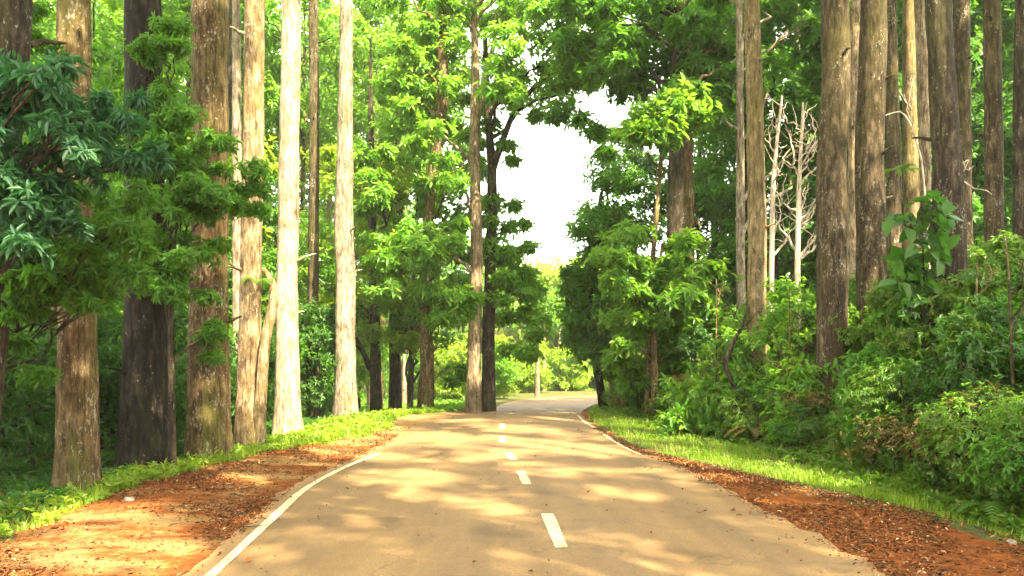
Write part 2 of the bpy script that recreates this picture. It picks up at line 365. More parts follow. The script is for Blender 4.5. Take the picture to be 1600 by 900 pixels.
def in_shaft(Q, p=.93):
    keep = np.ones(len(Q), bool)
    for c, r in zip(SC, SR):
        w = Q - c; t = w @ S
        d2 = np.sum((w - t[:, None] * S) ** 2, 1)
        rr = r * (.75 + .5 * rng.random(len(Q)))
        keep &= ~((t > max(1.6, r * .9)) & (d2 < rr * rr) & (rng.random(len(Q)) < p))
    return keep

# ------------------------------------------------------------------ foliage builders
def leaves(Pn, A, k, L, W, spread=1.1, droop=.25, fold=.12, jit=.35):
    """k leaves round the tip of each twig: Pn twig tips, A twig directions -> vertices, quads (each leaf folded along its midrib)."""
    n = len(Pn)
    A = unit(A); ref = np.where(np.abs(A[:, 2:3]) < .8, np.array([[0, 0, 1.]]), np.array([[1., 0, 0]]))
    U = unit(np.cross(A, ref)); Vv = np.cross(A, U)
    ph = (np.arange(k) / k * 2 * np.pi)[None] + rng.random((n, 1)) * 6.28 + rng.normal(0, jit, (n, k))
    th = spread + rng.normal(0, .25, (n, k))
    D = A[:, None] * np.cos(th)[..., None] + (U[:, None] * np.cos(ph)[..., None] + Vv[:, None] * np.sin(ph)[..., None]) * np.sin(th)[..., None]
    D[..., 2] -= droop * (.5 + rng.random((n, k))); D = unit(D)
    N = A[:, None] + np.array([0, 0, .5]) + rng.normal(0, .25, (n, k, 3)); N = unit(N - D * np.sum(N * D, -1, keepdims=True))
    Sd = np.cross(D, N)
    l = L * (.48 + .85 * rng.random((n, k, 1))); w = W * l * (.8 + .4 * rng.random((n, k, 1)))
    b = Pn[:, None] + D * l * .08 - A[:, None] * l * rng.random((n, k, 1)) * .5
    up = N * fold * l
    m1 = b + D * l * .34; m2 = b + D * l * .7 - N * l * .05; t = b + D * l - N * l * .18
    r1 = m1 + Sd * w * .5 + up; r2 = m2 + Sd * w * .38 + up * .6; l1 = m1 - Sd * w * .5 + up; l2 = m2 - Sd * w * .38 + up * .6
    V = np.stack([b, r1, r2, t, l2, l1], 2).reshape(-1, 3)
    i = np.arange(n * k)[:, None] * 6
    q = np.concatenate([i + np.array([[0, 1, 2, 3]]), i + np.array([[0, 3, 4, 5]])], 1).reshape(-1, 4)
    return V, q

def sprigs(clumps, per, flat=.75, up=.45):
    """twig tips and directions through the volume of leaf clumps (x,y,z,r); outer shell favoured, lumpy"""
    c = np.repeat(np.asarray(clumps, float), per, 0); n = len(c)
    d = unit(rng.normal(size=(n, 3))); rr = rng.random(n) ** .42
    lump = 1 + .22 * np.sin(d[:, 0] * 5 + c[:, 0] * 3) + .18 * np.sin(d[:, 1] * 6 + c[:, 2] * 2) + .15 * np.sin(d[:, 2] * 7 + c[:, 1])
    Q = c[:, :3] + d * (rr * lump * c[:, 3])[:, None] * np.array([1, 1, flat])
    A = d + np.array([0, 0, up]) + rng.normal(0, .35, (n, 3))
    return Q, A

def tube(pts, rad, sides=8, rough=0., flare=0., rs=None, cap=False):
    pts = np.asarray(pts, float); rad = np.asarray(rad, float); n = len(pts)
    T = unit(np.gradient(pts, axis=0)); ref = np.array([0, 1., 0]) if abs(T[0, 1]) < .9 else np.array([1., 0, 0])
    U = unit(np.cross(T, ref)); W = np.cross(U, T)
    a = np.arange(sides) / sides * 2 * np.pi
    rm = np.ones((n, sides)); r_ = rs or rng
    if rough or flare:
        z = (pts[:, 2] - pts[0, 2])[:, None]; p = r_.random(8) * 6.28
        rm = rm + rough * (.5 * np.sin(2 * a + p[0] + z * .35) + .45 * np.sin(3 * a + p[1] - z * .5) + .35 * np.sin(5 * a + p[2] + z * .9) + .35 * np.sin(z * 1.9 + p[3] + a) + .3 * np.sin(z * 4.3 + p[6] + 2 * a))
        if flare:
            nb = r_.integers(4, 7)
            rm = rm + flare * np.exp(-z / .45) * (.45 + .55 * np.maximum(0, np.sin(nb * a + p[4])) ) + .12 * np.exp(-z / 1.6)
    ring = pts[:, None] + (U[:, None] * np.cos(a)[None, :, None] + W[:, None] * np.sin(a)[None, :, None]) * (rad[:, None] * rm)[..., None]
    V = ring.reshape(-1, 3); i = np.arange(n * sides).reshape(n, sides); j = np.roll(i, -1, 1)
    q = np.stack([i[:-1], j[:-1], j[1:], i[1:]], -1).reshape(-1, 4)
    return V, q

class Mesh:
    def __init__(s): s.V = []; s.Q = []; s.n = 0
    def add(s, vq):
        V, q = vq; s.V.append(V); s.Q.append(np.asarray(q) + s.n); s.n += len(V)
    def build(s, name, mat, parent, origin=(0, 0, 0), smooth=True):
        if not s.V: return None
        return link(name, mesh_from(name, np.concatenate(s.V) - np.asarray(origin, float), np.concatenate(s.Q), mat, smooth), parent)

def bez(a, b, sag, n=7, wig=.0):
    a = np.asarray(a, float); b = np.asarray(b, float); t = np.linspace(0, 1, n)[:, None]
    mid = (a + b) / 2 + np.array([0, 0, sag]); p = (1 - t) ** 2 * a + 2 * t * (1 - t) * mid + t * t * b
    if wig: p[1:-1] += rng.normal(0, wig, (n - 2, 3))
    return p

def smooth_path(ctrl, n):
    ctrl = np.asarray(ctrl, float); s_ = np.concatenate([[0], np.cumsum(np.linalg.norm(np.diff(ctrl[:, :3], axis=0), axis=1))])
    u = np.linspace(0, s_[-1], n * 6); out = np.stack([np.interp(u, s_, ctrl[:, i]) for i in range(ctrl.shape[1])], 1)
    k = 5
    pad = np.vstack([np.repeat(out[:1], k, 0), out, np.repeat(out[-1:], k, 0)])
    sm_ = np.stack([np.convolve(pad[:, i], np.ones(2 * k + 1) / (2 * k + 1), 'valid') for i in range(ctrl.shape[1])], 1)
    sm_[0] = out[0]; sm_[-1] = out[-1]
    return sm_[np.linspace(0, len(sm_) - 1, n).astype(int)]

def px_path(pts, d, H=None, lean=0.0):
    """photo pixels (x, y, width) at distance d -> world path x,y,z,radius, foot put on the ground, grown on to height H above the frame"""
    out = []
    for px, py, w in pts:
        p = P(px, py, d); out.append([p[0], p[1], p[2], w * d / F / 2])
    g = float(height(out[0][0], d)); out[0][2] = min(out[0][2], g) - .25 if out[0][2] < g + .4 else g - .25
    if H:
        x, y, z, r = out[-1]
        if z < H:
            dx = (out[-1][0] - out[-2][0]) / max(.5, out[-1][2] - out[-2][2]) * .5
            k = H - z
            out.append([x + dx * k * .5, y + .2, z + k * .5, r * .72]); out.append([x + dx * k * .8, y + .3, H, r * .25])
    return np.array(out)

def tree(name, label, cat, path, bark, clumps=None, per=40, leaf='mid', L=.2, W=.38, k=7, limbs=10, sides=14, rough=.075, flare=.45, group=None,
         cut=True, droop=.25, extra=None, limb_r=.05, flat=.75, spread=1.1, up=.45):
    base = path[0, :3].copy()
    t = thing(name, label, cat, base, group)
    n = max(10, int((path[-1, 2] - path[0, 2]) / .28)); sp = smooth_path(path, min(n, 90))
    tm = Mesh(); tm.add(tube(sp[:, :3], np.maximum(sp[:, 3], .01), sides, rough, flare))
    for ex in (extra or []):
        ep = smooth_path(np.array(ex), 14); tm.add(tube(ep[:, :3], ep[:, 3], 8, rough))
    if base[1] < 28 and path[0, 3] > .18:
        for _ in range(5):
            j = rng.integers(6, max(8, int(len(sp) * .5))); a_ = rng.random() * 6.28; l = .10 + .35 * rng.random() ** 2; dv = np.array([math.cos(a_), math.sin(a_), .35])
            p0 = sp[j, :3] + dv * sp[j, 3] * .7; tm.add(tube(bez(p0, p0 + dv * (sp[j, 3] * .3 + l), .03, 5, .01), np.linspace(.045, .014, 5), 6, .1))
    if clumps is not None and len(clumps):
        cl = np.asarray(clumps, float)
        idx = rng.permutation(len(cl))[:limbs]
        for i in idx:
            c = cl[i]; hd = math.hypot(c[0] - np.interp(c[2], sp[:, 2], sp[:, 0]), c[1] - np.interp(c[2], sp[:, 2], sp[:, 1]))
            zs = np.clip(c[2] - .55 * hd - .3, sp[1, 2] + .6, sp[-1, 2]); a = np.array([np.interp(zs, sp[:, 2], sp[:, j]) for j in range(4)])
            e = c[:3] + np.array([0, 0, -.1 * c[3]]); pth = bez(a[:3], e, .12 * hd, 8, .04 + .02 * hd)
            r0 = min(a[3] * .55, limb_r + .012 * hd); tm.add(tube(pth, np.linspace(r0, .012, 8), 6))
            for _ in range(3):
                q = c[:3] + unit(rng.normal(size=3)) * c[3] * np.array([.8, .8, .6]); j = rng.integers(3, 7)
                tm.add(tube(bez(pth[j], q, .1, 5, .03), np.linspace(max(.014, r0 * .35), .006, 5), 4))
    tm.build('trunk', BM[bark], t, base)
    if clumps is not None and len(clumps):
        Q, A = sprigs(clumps, per, flat, up)
        if cut: kp = in_shaft(Q); Q, A = Q[kp], A[kp]
        cm = Mesh(); cm.add(leaves(Q, A, k, L, W, spread, droop)); cm.build('crown', LM[leaf], t, base, False)
    return t

def canopy(x, y, z1, z2, rad, n, rc=(1.0, 1.7), bias=1.0):
    out = []
    for _ in range(n):
        a = rng.random() * 6.28; z = z1 + (z2 - z1) * rng.random() ** bias; f = math.sin(math.pi * (.12 + .8 * (z - z1) / (z2 - z1))) ** .6
        r = rad * f * math.sqrt(rng.random()); out.append((x + r * math.cos(a), y + r * math.sin(a), z, rc[0] + (rc[1] - rc[0]) * rng.random()))
    return np.array(out)

def px_clumps(boxes, jitter=True):
    """(px, py, d, radius in photo pixels)"""
    return np.array([(*P(px, py, d), r * d / F) for px, py, d, r in boxes])

def clump_fill(x0, x1, y0, y1, d0, d1, n, r, avoid=()):
    out = []; tries = 0
    while len(out) < n and tries < n * 30:
        tries += 1
        px = x0 + (x1 - x0) * rng.random(); py = y0 + (y1 - y0) * rng.random(); d = d0 + (d1 - d0) * rng.random(); rr = r * (.7 + .6 * rng.random())
        if any(a[0] - rr * .6 < px < a[1] + rr * .6 and a[2] - rr * .6 < py < a[3] + rr * .6 for a in avoid): continue
        out.append((*P(px, py, d), rr * d / F))
    return np.array(out)
SKY = ((800, 925, 200, 270), (790, 900, 270, 330), (825, 895, 330, 405))

# ------------------------------------------------------------------ the tall trees lining the left of the road
T = tree
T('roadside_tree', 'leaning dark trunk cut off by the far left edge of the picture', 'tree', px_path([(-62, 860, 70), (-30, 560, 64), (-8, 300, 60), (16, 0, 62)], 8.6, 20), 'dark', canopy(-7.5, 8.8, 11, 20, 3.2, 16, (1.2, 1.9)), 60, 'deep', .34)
T('roadside_tree', 'straight brown lichen-spotted trunk nearest the camera on the left, rising from green weeds', 'tree', px_path([(122, 770, 58), (121, 600, 54), (118, 400, 51), (114, 150, 49), (115, 0, 47)], 10.4, 23), 'brown', canopy(-6, 11, 13, 23, 3.4, 16, (1.2, 1.9)), 60, 'mid', .34)
T('roadside_tree', 'thickest, nearly black trunk with a small fern at its right foot', 'tree', px_path([(228, 738, 78), (229, 600, 68), (228, 400, 62), (224, 150, 58), (222, 0, 55)], 12.4, 25), 'black', canopy(-6.2, 12.6, 14, 25, 3.4, 16, (1.2, 1.9)), 60, 'mid', .34, flare=.45)
T('roadside_tree', 'broad brown trunk with a pale lichen-streaked right side, third big trunk from the left', 'tree', px_path([(326, 720, 66), (326, 600, 62), (327, 400, 57), (329, 200, 55), (328, 0, 54)], 13.7, 25), 'brown', canopy(-5.8, 13.8, 14, 25, 3.2, 14, (1.2, 1.9)), 55, 'mid', .34, flare=.4)
d_ = 15.5
T('roadside_tree', 'pale brown trunk carrying a clump of ferns and a curved side stem at mid height', 'tree', px_path([(388, 703, 42), (388, 600, 36), (392, 450, 33), (397, 200, 31), (397, 0, 30)], d_, 25), 'tan', canopy(-5.4, 16, 15, 25, 3, 12, (1.2, 1.9)), 50, 'mid', .34,
  extra=[[(*P(404, 725, d_ - .05), .15), (*P(406, 660, d_ - .1), .125), (*P(409, 600, d_ - .2), .11), (*P(414, 530, d_ - .25), .10), (*P(430, 465, d_ - .1), .11), (*P(428, 440, d_), .07), (*P(412, 420, d_ + .1), .05)]])
T('roadside_tree', 'sunlit cream trunk, the whitest on the left, standing in bright grass', 'tree', px_path([(450, 684, 42), (449, 600, 36), (449, 450, 34), (452, 250, 31), (455, 0, 29)], 17.8, 26), 'cream', canopy(-5, 19, 16, 26, 3, 10, (1.2, 1.9)), 50, 'mid', .34, flare=.45)
T('roadside_tree', 'slim trunk close behind the ferny one, showing only above its leaves', 'tree', px_path([(372, 690, 17), (371, 400, 15), (370, 200, 14), (369, 0, 13)], 20, 24), 'grey', canopy(-7.5, 21, 15, 24, 2.6, 9, (1.2, 1.8)), 50, 'mid', .34)
T('roadside_tree', 'thin straight dark brown trunk between the cream trunk and the grey flared one', 'tree', px_path([(490, 642, 21), (489, 500, 18), (491, 250, 16), (490, 0, 14)], 27, 25), 'umber', canopy(-7, 28, 17, 25, 3, 10, (1.2, 1.8)), 50, 'bright', .34)
T('roadside_tree', 'tall grey trunk with a wide flared foot on the grass beside the pull-out', 'tree', px_path([(540, 646, 34), (539, 590, 31), (540, 430, 29), (537, 370, 30), (540, 200, 25), (541, 0, 20)], 25.4, 27), 'grey', canopy(-5, 26, 17, 27, 2.8, 9, (1.2, 1.8)), 50, 'bright', .34, flare=.6)
T('roadside_tree', 'stubby dark trunk in the shade behind the pull-out, left of a darker twin', 'tree', px_path([(588, 634, 18), (586, 500, 15), (580, 300, 12)], 33, 15), 'dark', np.vstack([clump_fill(475, 640, 230, 540, 30, 37, 45, 29)]), 39, 'yellow', .24, flat=.55, up=.7, cut=False)
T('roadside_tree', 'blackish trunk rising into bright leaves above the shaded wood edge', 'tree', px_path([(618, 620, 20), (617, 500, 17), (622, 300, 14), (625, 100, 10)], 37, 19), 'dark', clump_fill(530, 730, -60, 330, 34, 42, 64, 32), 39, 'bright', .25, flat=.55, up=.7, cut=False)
T('roadside_tree', 'knobbly reddish trunk at the back edge of the pull-out', 'tree', px_path([(665, 641, 22), (667, 560, 21), (664, 480, 17), (673, 300, 16), (692, 150, 18), (690, 0, 13)], 29.5, 19), 'brown', np.vstack([clump_fill(560, 735, 190, 500, 27, 33, 62, 26), clump_fill(600, 740, -30, 170, 28, 33, 18, 29)]), 42, 'bright', .24, rough=.13, flat=.55, up=.7, cut=False)
d_ = 30
T('roadside_tree', 'light grey trunk forking high up, right at the left kerb of the far bend', 'tree', px_path([(740, 645, 23), (742, 500, 20), (745, 400, 20), (741, 230, 17), (743, 120, 14), (741, 0, 9)], d_, 17), 'pale',
  np.vstack([clump_fill(640, 800, -60, 150, 28.5, 33, 35, 28, ((728, 752, 60, 300),)), clump_fill(640, 790, 150, 430, 30.6, 34, 32, 23), clump_fill(640, 720, 170, 430, 28, 30, 10, 20), clump_fill(690, 800, 520, 600, 36, 39, 5, 18)]), 39, 'bright', .24, flat=.55, up=.7,
  extra=[[(*P(743, 200, d_), .15), (*P(757, 120, d_ - .3), .12), (*P(772, 70, d_ - .6), .09), (*P(775, 20, d_ - .8), .05)]], cut=False)
d_ = 31
T('roadside_tree', 'dark trunk touching the light grey one, with a long limb arching over the road', 'tree', px_path([(763, 644, 21), (764, 500, 18), (768, 350, 16), (769, 260, 15), (762, 180, 11), (758, 60, 8)], d_, 15), 'dark',
  np.vstack([clump_fill(770, 930, -60, 170, 27, 33, 48, 28, SKY), clump_fill(765, 850, 390, 560, 30, 33, 24, 20, SKY), px_clumps([(792, 225, 30.5, 16), (800, 250, 30.5, 12), (806, 320, 31, 15), (818, 350, 31, 14), (826, 385, 31, 15), (840, 180, 29.5, 16)]), clump_fill(760, 815, 300, 400, 30, 33, 6, 17, SKY), clump_fill(850, 950, -50, 120, 27, 32, 29, 25)]), 38, 'bright', .24, flat=.55, up=.7,
  extra=[[(*P(769, 265, d_), .17), (*P(785, 220, d_ - .5), .13), (*P(800, 180, d_ - 1), .11), (*P(830, 140, d_ - 1.6), .09), (*P(870, 108, d_ - 2.2), .05)]], cut=False)
T('roadside_tree', 'bushy young tree filling the gap left of the grey forked trunk, low bright leaves', 'tree', px_path([(640, 625, 9), (645, 500, 8), (650, 380, 6)], 33, 9), 'dark', clump_fill(600, 735, 430, 540, 34, 39, 16, 22), 39, 'mid', .22, flat=.55, up=.7, cut=False)

# ------------------------------------------------------------------ the tall trees on the right bank
T('bank_tree', 'olive mossy trunk standing alone nearest the road on the right bank', 'tree', px_path([(1185, 612, 32), (1182, 520, 30), (1183, 400, 28), (1180, 200, 27), (1175, 0, 25)], 18, 26), 'mossy', canopy(6, 18.5, 16, 26, 3, 10, (1.2, 1.9)), 45, 'mid', .34, flare=.15)
T('bank_tree', 'big grey-brown trunk, left one of the close pair on top of the bank', 'tree', px_path([(1302, 540, 46), (1300, 400, 45), (1299, 250, 43), (1305, 120, 41), (1304, 0, 40)], 15, 26), 'umber', canopy(6.5, 16, 15, 26, 3.2, 12, (1.2, 1.9)), 45, 'mid', .34, flare=.12)
T('bank_tree', 'big grey-brown trunk, right one of the close pair, leaning slightly right at its foot', 'tree', px_path([(1366, 540, 44), (1362, 420, 43), (1358, 250, 42), (1363, 120, 40), (1366, 0, 37)], 15.5, 26), 'umber', canopy(8, 17, 15, 26, 3.2, 12, (1.2, 1.9)), 45, 'mid', .34, flare=.12)
T('bank_tree', 'slim tan trunk seen in the gap between the close pair', 'tree', px_path([(1333, 470, 20), (1333, 300, 18), (1335, 150, 17), (1337, 0, 15)], 23, 25), 'pale', canopy(10.5, 24, 15, 25, 3, 10, (1.2, 1.9)), 45, 'mid', .34)
T('bank_tree', 'dark lichen-blotched trunk with a bow in its middle, high on the bank', 'tree', px_path([(1490, 450, 52), (1484, 360, 46), (1482, 250, 42), (1474, 150, 40), (1464, 0, 38)], 13, 25), 'dark', canopy(8.5, 14, 14, 25, 3.2, 12, (1.2, 1.9)), 45, 'deep', .34, flare=.1, rough=.08)
T('bank_tree', 'white sunlit trunk peeping out behind the bowed dark trunk', 'tree', px_path([(1446, 430, 17), (1446, 250, 16), (1441, 100, 17), (1437, 0, 18)], 21, 24), 'pale', canopy(11.5, 22, 15, 24, 3, 10, (1.2, 1.9)), 40, 'mid', .34)
T('bank_tree', 'lichen-flecked brown trunk just right of the bowed dark trunk', 'tree', px_path([(1510, 430, 24), (1505, 250, 24), (1502, 0, 23)], 20, 25), 'umber', canopy(12.5, 21, 15, 25, 3, 10, (1.2, 1.9)), 45, 'mid', .34)
T('bank_tree', 'straight brown trunk with a pale edge, second from the right border of the picture', 'tree', px_path([(1553, 400, 29), (1553, 250, 26), (1551, 100, 24), (1550, 0, 23)], 16.5, 24), 'umber', canopy(11, 17, 14, 24, 3.2, 11, (1.2, 1.9)), 45, 'mid', .34, flare=.1)
T('bank_tree', 'dark trunk half cut off by the right border of the picture', 'tree', px_path([(1597, 370, 26), (1596, 200, 24), (1598, 0, 22)], 16, 24), 'dark', canopy(12, 16, 14, 24, 3.2, 11, (1.2, 1.9)), 45, 'deep', .34, flare=.1)
T('bank_tree', 'brownish trunk half hidden behind the right one of the close pair', 'tree', px_path([(1397, 440, 22), (1396, 250, 22), (1393, 100, 19), (1390, 0, 18)], 20, 24), 'umber', canopy(10, 21, 15, 24, 3, 10, (1.2, 1.9)), 45, 'mid', .34)
T('bank_tree', 'yellow-mossed trunk behind the big dark leaves of the climber', 'tree', px_path([(1424, 450, 24), (1424, 300, 23), (1421, 150, 20), (1420, 0, 18)], 24, 24), 'mossy', canopy(13, 25, 15, 24, 3, 10, (1.2, 1.9)), 45, 'mid', .34)
T('bank_tree', 'dark trunk of the touching pair behind the rosette-leaved bush', 'tree', px_path([(1053, 606, 26), (1054, 400, 25), (1058, 200, 24), (1062, 0, 21)], 25, 26), 'dark', np.vstack([px_clumps([(930, 205, 27, 20), (905, 188, 27.5, 20), (872, 182, 28, 18), (945, 238, 27, 16)]), clump_fill(880, 1100, -60, 150, 24, 29, 59, 29), canopy(5, 25, 15, 25, 2.6, 8)]), 39, 'mid', .25, flat=.55, up=.7, flare=.15, cut=False)
T('bank_tree', 'tan trunk of the touching pair, right of its dark neighbour', 'tree', px_path([(1077, 585, 18), (1077, 400, 18), (1074, 200, 15), (1073, 0, 13)], 26, 24), 'brown', np.vstack([clump_fill(1040, 1180, -40, 150, 25, 30, 21, 31), canopy(6, 26, 15, 23, 2.4, 6)]), 39, 'mid', .25, flat=.55, up=.7, cut=False)
T('bank_tree', 'thin silver-grey trunk just left of the olive mossy trunk', 'tree', px_path([(1158, 480, 14), (1157, 300, 13), (1156, 100, 11)], 24, 22), 'grey', np.vstack([clump_fill(1090, 1290, -40, 230, 24, 31, 40, 33)]), 39, 'mid', .25, flat=.55, up=.7, cut=False)
T('understory_tree', 'small tree with pale rosette leaves hanging in front of the touching pair', 'tree', px_path([(1010, 600, 9), (1020, 400, 8), (1035, 230, 6), (1045, 190, 4)], 23.5, None), 'brown', px_clumps([(1010, 185, 22.6, 34), (1050, 165, 22.5, 36), (1085, 180, 22.6, 32), (1040, 205, 22.2, 34), (1000, 205, 22.4, 24), (1075, 150, 23, 28)]), 55, 'bright', .30, W=.34, cut=False)
T('understory_tree', 'dark dense tree with a slanting trunk on the right of the far bend', 'tree', px_path([(945, 618, 13), (932, 570, 12), (918, 500, 11), (925, 400, 9), (940, 300, 6)], 35, None), 'dark', clump_fill(892, 1010, 250, 560, 33, 38, 66, 31, ((780, 905, 180, 320), (780, 885, 300, 410))), 60, 'mid', .23, flat=.55, up=.7, flare=.1, cut=False)
T('understory_tree', 'thin pale-stemmed tree right behind the slanting trunk', 'tree', px_path([(957, 615, 8), (955, 500, 7), (950, 350, 5), (948, 250, 3)], 37, None), 'grey', np.vstack([clump_fill(925, 1000, 200, 300, 36, 39, 12, 17), clump_fill(950, 1040, 450, 600, 32, 36, 27, 22)]), 36, 'bright', .23, flat=.55, up=.7, cut=False)
T('understory_tree', 'sunlit bush tree leaning out from the bank left of the touching pair', 'tree', px_path([(1025, 608, 12), (1022, 520, 10), (1030, 420, 7), (1035, 380, 4)], 23, None), 'brown', np.vstack([clump_fill(945, 1110, 360, 490, 21.5, 25, 36, 24), clump_fill(960, 1090, 490, 610, 22, 25, 26, 24)]), 40, 'bright', .22, flat=.55, up=.7, cut=False)

# ------------------------------------------------------------------ leafy small trees in front of the left trunks
def stem(px0, d, top, r=.05, lean=0):
    x = (px0 - 800) * d / F; g = float(height(x, d)); return np.array([(x, d, g - .2, r), (x + lean * .3, d, g + (top - g) * .4, r * .85), (x + lean, d + .1, top, r * .3)])
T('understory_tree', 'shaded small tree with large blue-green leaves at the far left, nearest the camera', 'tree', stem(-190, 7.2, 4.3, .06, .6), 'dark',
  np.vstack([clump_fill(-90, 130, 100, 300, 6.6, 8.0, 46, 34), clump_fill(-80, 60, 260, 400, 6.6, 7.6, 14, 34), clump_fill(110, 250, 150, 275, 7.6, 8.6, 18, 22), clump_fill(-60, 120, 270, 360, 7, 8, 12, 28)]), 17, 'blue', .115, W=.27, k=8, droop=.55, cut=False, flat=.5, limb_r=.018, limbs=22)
T('understory_tree', 'small tree with feathery mid-green boughs hanging across the two leftmost trunks', 'tree', stem(-60, 9.8, 4.6, .05, .3), 'dark',
  np.vstack([clump_fill(-20, 235, 280, 440, 8.2, 9.3, 40, 34), clump_fill(20, 200, 390, 470, 8.4, 9.2, 10, 26), clump_fill(-20, 110, 0, 120, 9.2, 10, 7, 34), clump_fill(-30, 60, 440, 600, 8.4, 9.4, 6, 30)]), 25, 'mid', .105, W=.28, k=9, droop=.5, flat=.45, limb_r=.02, limbs=16)
T('understory_tree', 'small tree whose leafy boughs cross the blackish thick trunk and the brown trunk beside it', 'tree', stem(270, 12.0, 5.8, .05, -.1), 'dark',
  np.vstack([clump_fill(215, 300, 40, 280, 11.4, 12.3, 22, 26), clump_fill(235, 350, 210, 330, 11.4, 12.2, 18, 26), clump_fill(320, 405, 250, 345, 11.8, 12.6, 12, 22), clump_fill(225, 350, 330, 480, 11.3, 12.2, 22, 24), clump_fill(300, 350, 480, 560, 11.8, 12.4, 4, 18)]), 30, 'mid', .10, W=.32, k=9, droop=.35, flat=.55, limb_r=.02, limbs=16)
# background broad-leaved trees: a few of each kind built, the rest copied
def proto_tree(label, cat, H, zc, rad, n, per, leaf, L, r0, bark, group, rc=(.7, 1.2), name='forest_tree', k=6, limbs=7):
    p = np.array([(0, 0, -.4, r0), (.1, 0, H * .5, r0 * .8), (.0, .1, H * .96, r0 * .25)])
    return T(name, label, cat, p, bark, canopy(0, 0, zc, H, rad, n, rc), per, leaf, L, .4, k, limbs, 8, .05, .2, group, cut=False, limb_r=.03)
def scatter(protos, spots, label, group, s=(.85, 1.2)):
    for i, (x, y) in enumerate(spots):
        p = protos[i % len(protos)]; z = float(height(x, y)) - .05; rz = rng.random() * 6.28; sc = s[0] + (s[1] - s[0]) * rng.random()
        if i < len(protos):
            p.location = (x, y, z); p.rotation_euler = (0, 0, rz); p.scale = (sc,) * 3; p['label'] = label; p['group'] = group
        else: dup(p, (x, y, z), rz, sc, label, group)

def spots(n, x0, x1, y0, y1, gap, ok=None):
    out = []; k = 0
    while len(out) < n and k < n * 60:
        k += 1; x = x0 + (x1 - x0) * rng.random(); y = y0 + (y1 - y0) * rng.random()
        if ok and not ok(x, y): continue
        if all((x - a) ** 2 + (y - b) ** 2 > gap * gap for a, b in out): out.append((x, y))
    return out
def view_px(x, y): return 800 + x * F / y
lab = 'leafy understory tree in the wood behind the left roadside trunks'
scatter([proto_tree(lab, 'tree', 8 + i, 1.2, 2.3, 26, 44, ('mid', 'bright', 'yellow', 'bright')[i], .20, .07, 'dark', lab) for i in range(4)],
        spots(44, -34, -7.4, 15, 48, 2.3, lambda x, y: view_px(x, y) > -220 and view_px(x, y) < 600), lab, 'understory trees in the left wood')
lab = 'low leafy bush on the shaded floor behind the left roadside trunks'
scatter([proto_tree(lab, 'bush', 2.2 + .4 * i, .25, 1.1, 18, 58, ('deep', 'mid', 'deep')[i], .10, .025, 'dark', lab, (.4, .65), 'forest_bush', 7, 5) for i in range(3)],
        spots(46, -20, -5.9, 8.2, 30, 1.25, lambda x, y: view_px(x, y) > -120 and x < left_edge(y) - 3.4 - .03 * y), lab, 'bushes under the left trees')
lab = 'broad-leaved tree in the wood at the back of the right bank'
scatter([proto_tree(lab, 'tree', 11 + 2 * i, 2.5, 2.6, 30, 44, ('deep', 'mid', 'deep')[i], .24, .09, 'dark', lab) for i in range(3)],
        spots(40, 8, 40, 27, 62, 3.0, lambda x, y: 1085 < view_px(x, y) < 1750 and not (y > 44 and x < 26)), lab, 'trees at the back of the right bank')
lab = 'slender bare-stemmed tree deep in the wood on the right bank'
poles = [T('pole_tree', lab, 'tree', np.array([(0, 0, -.5, .17), (.15, 0, 7, .15), (.1, .1, 14, .12), (.2, .2, 22, .04)]) * np.array([1, 1, 1, .75 + .25 * i]), ('brown', 'grey', 'dark')[i], canopy(0, 0, 14, 23, 2.6, 16, (1, 1.7)), 40, 'mid', .34, cut=False, group=lab) for i in range(3)]
scatter(poles, spots(44, 9, 46, 29, 60, 2.2, lambda x, y: 1075 < view_px(x, y) < 1800 and not (y > 46 and x < 22)), lab, 'slender trunks deep in the right wood')
lab = 'slender bare-stemmed tree deep in the wood on the left of the road'
poles = [T('pole_tree', lab, 'tree', np.array([(0, 0, -.5, .17), (-.15, 0, 7, .15), (.1, .1, 14, .12), (.2, .2, 22, .04)]) * np.array([1, 1, 1, .75 + .25 * i]), ('dark', 'brown', 'grey')[i], canopy(0, 0, 14, 23, 2.6, 14, (1, 1.7)), 36, 'bright', .34, cut=False, group=lab) for i in range(3)]
scatter(poles, spots(56, -46, -5.5, 30, 66, 2.0, lambda x, y: -150 < view_px(x, y) < 725), lab, 'slender trunks deep in the left wood')
# unseen trees added out of frame so their crowns shade road, trunks and bank
lab = 'unseen tall tree added beside the road so its crown shades it from above'
for i, (x, y, ox, oy) in enumerate([(10.6, 7.6, 0, 0), (13.2, 9.2, 0, 0), (11.2, 4.6, 0, 0), (15.2, 6.8, 0, 0), (17, 11, 0, 0), (14.5, 2.5, 0, 0), (9.8, -3.5, 0, 0), (4.7, .7, -3.8, 2.2), (7.2, -6.5, -1, 0), (-7.2, -2.2, 4.4, 1.5), (-6.8, 2.6, 5.2, 1.4), (18.5, 4, 0, 0), (12.0, -.6, 0, 0)]):
    g = float(height(x, y))
    T('added_shade_tree', lab, 'tree', np.array([(x, y, g - .4, .28), (x + .2, y, g + 10, .22), (x + ox * .4, y + oy * .4, g + 23, .05)]), 'brown', canopy(x + ox, y + oy, g + 11, g + 23, 3.4, 17, (1.2, 1.9)), 50, 'mid', .36, group='tall trees shading the road')
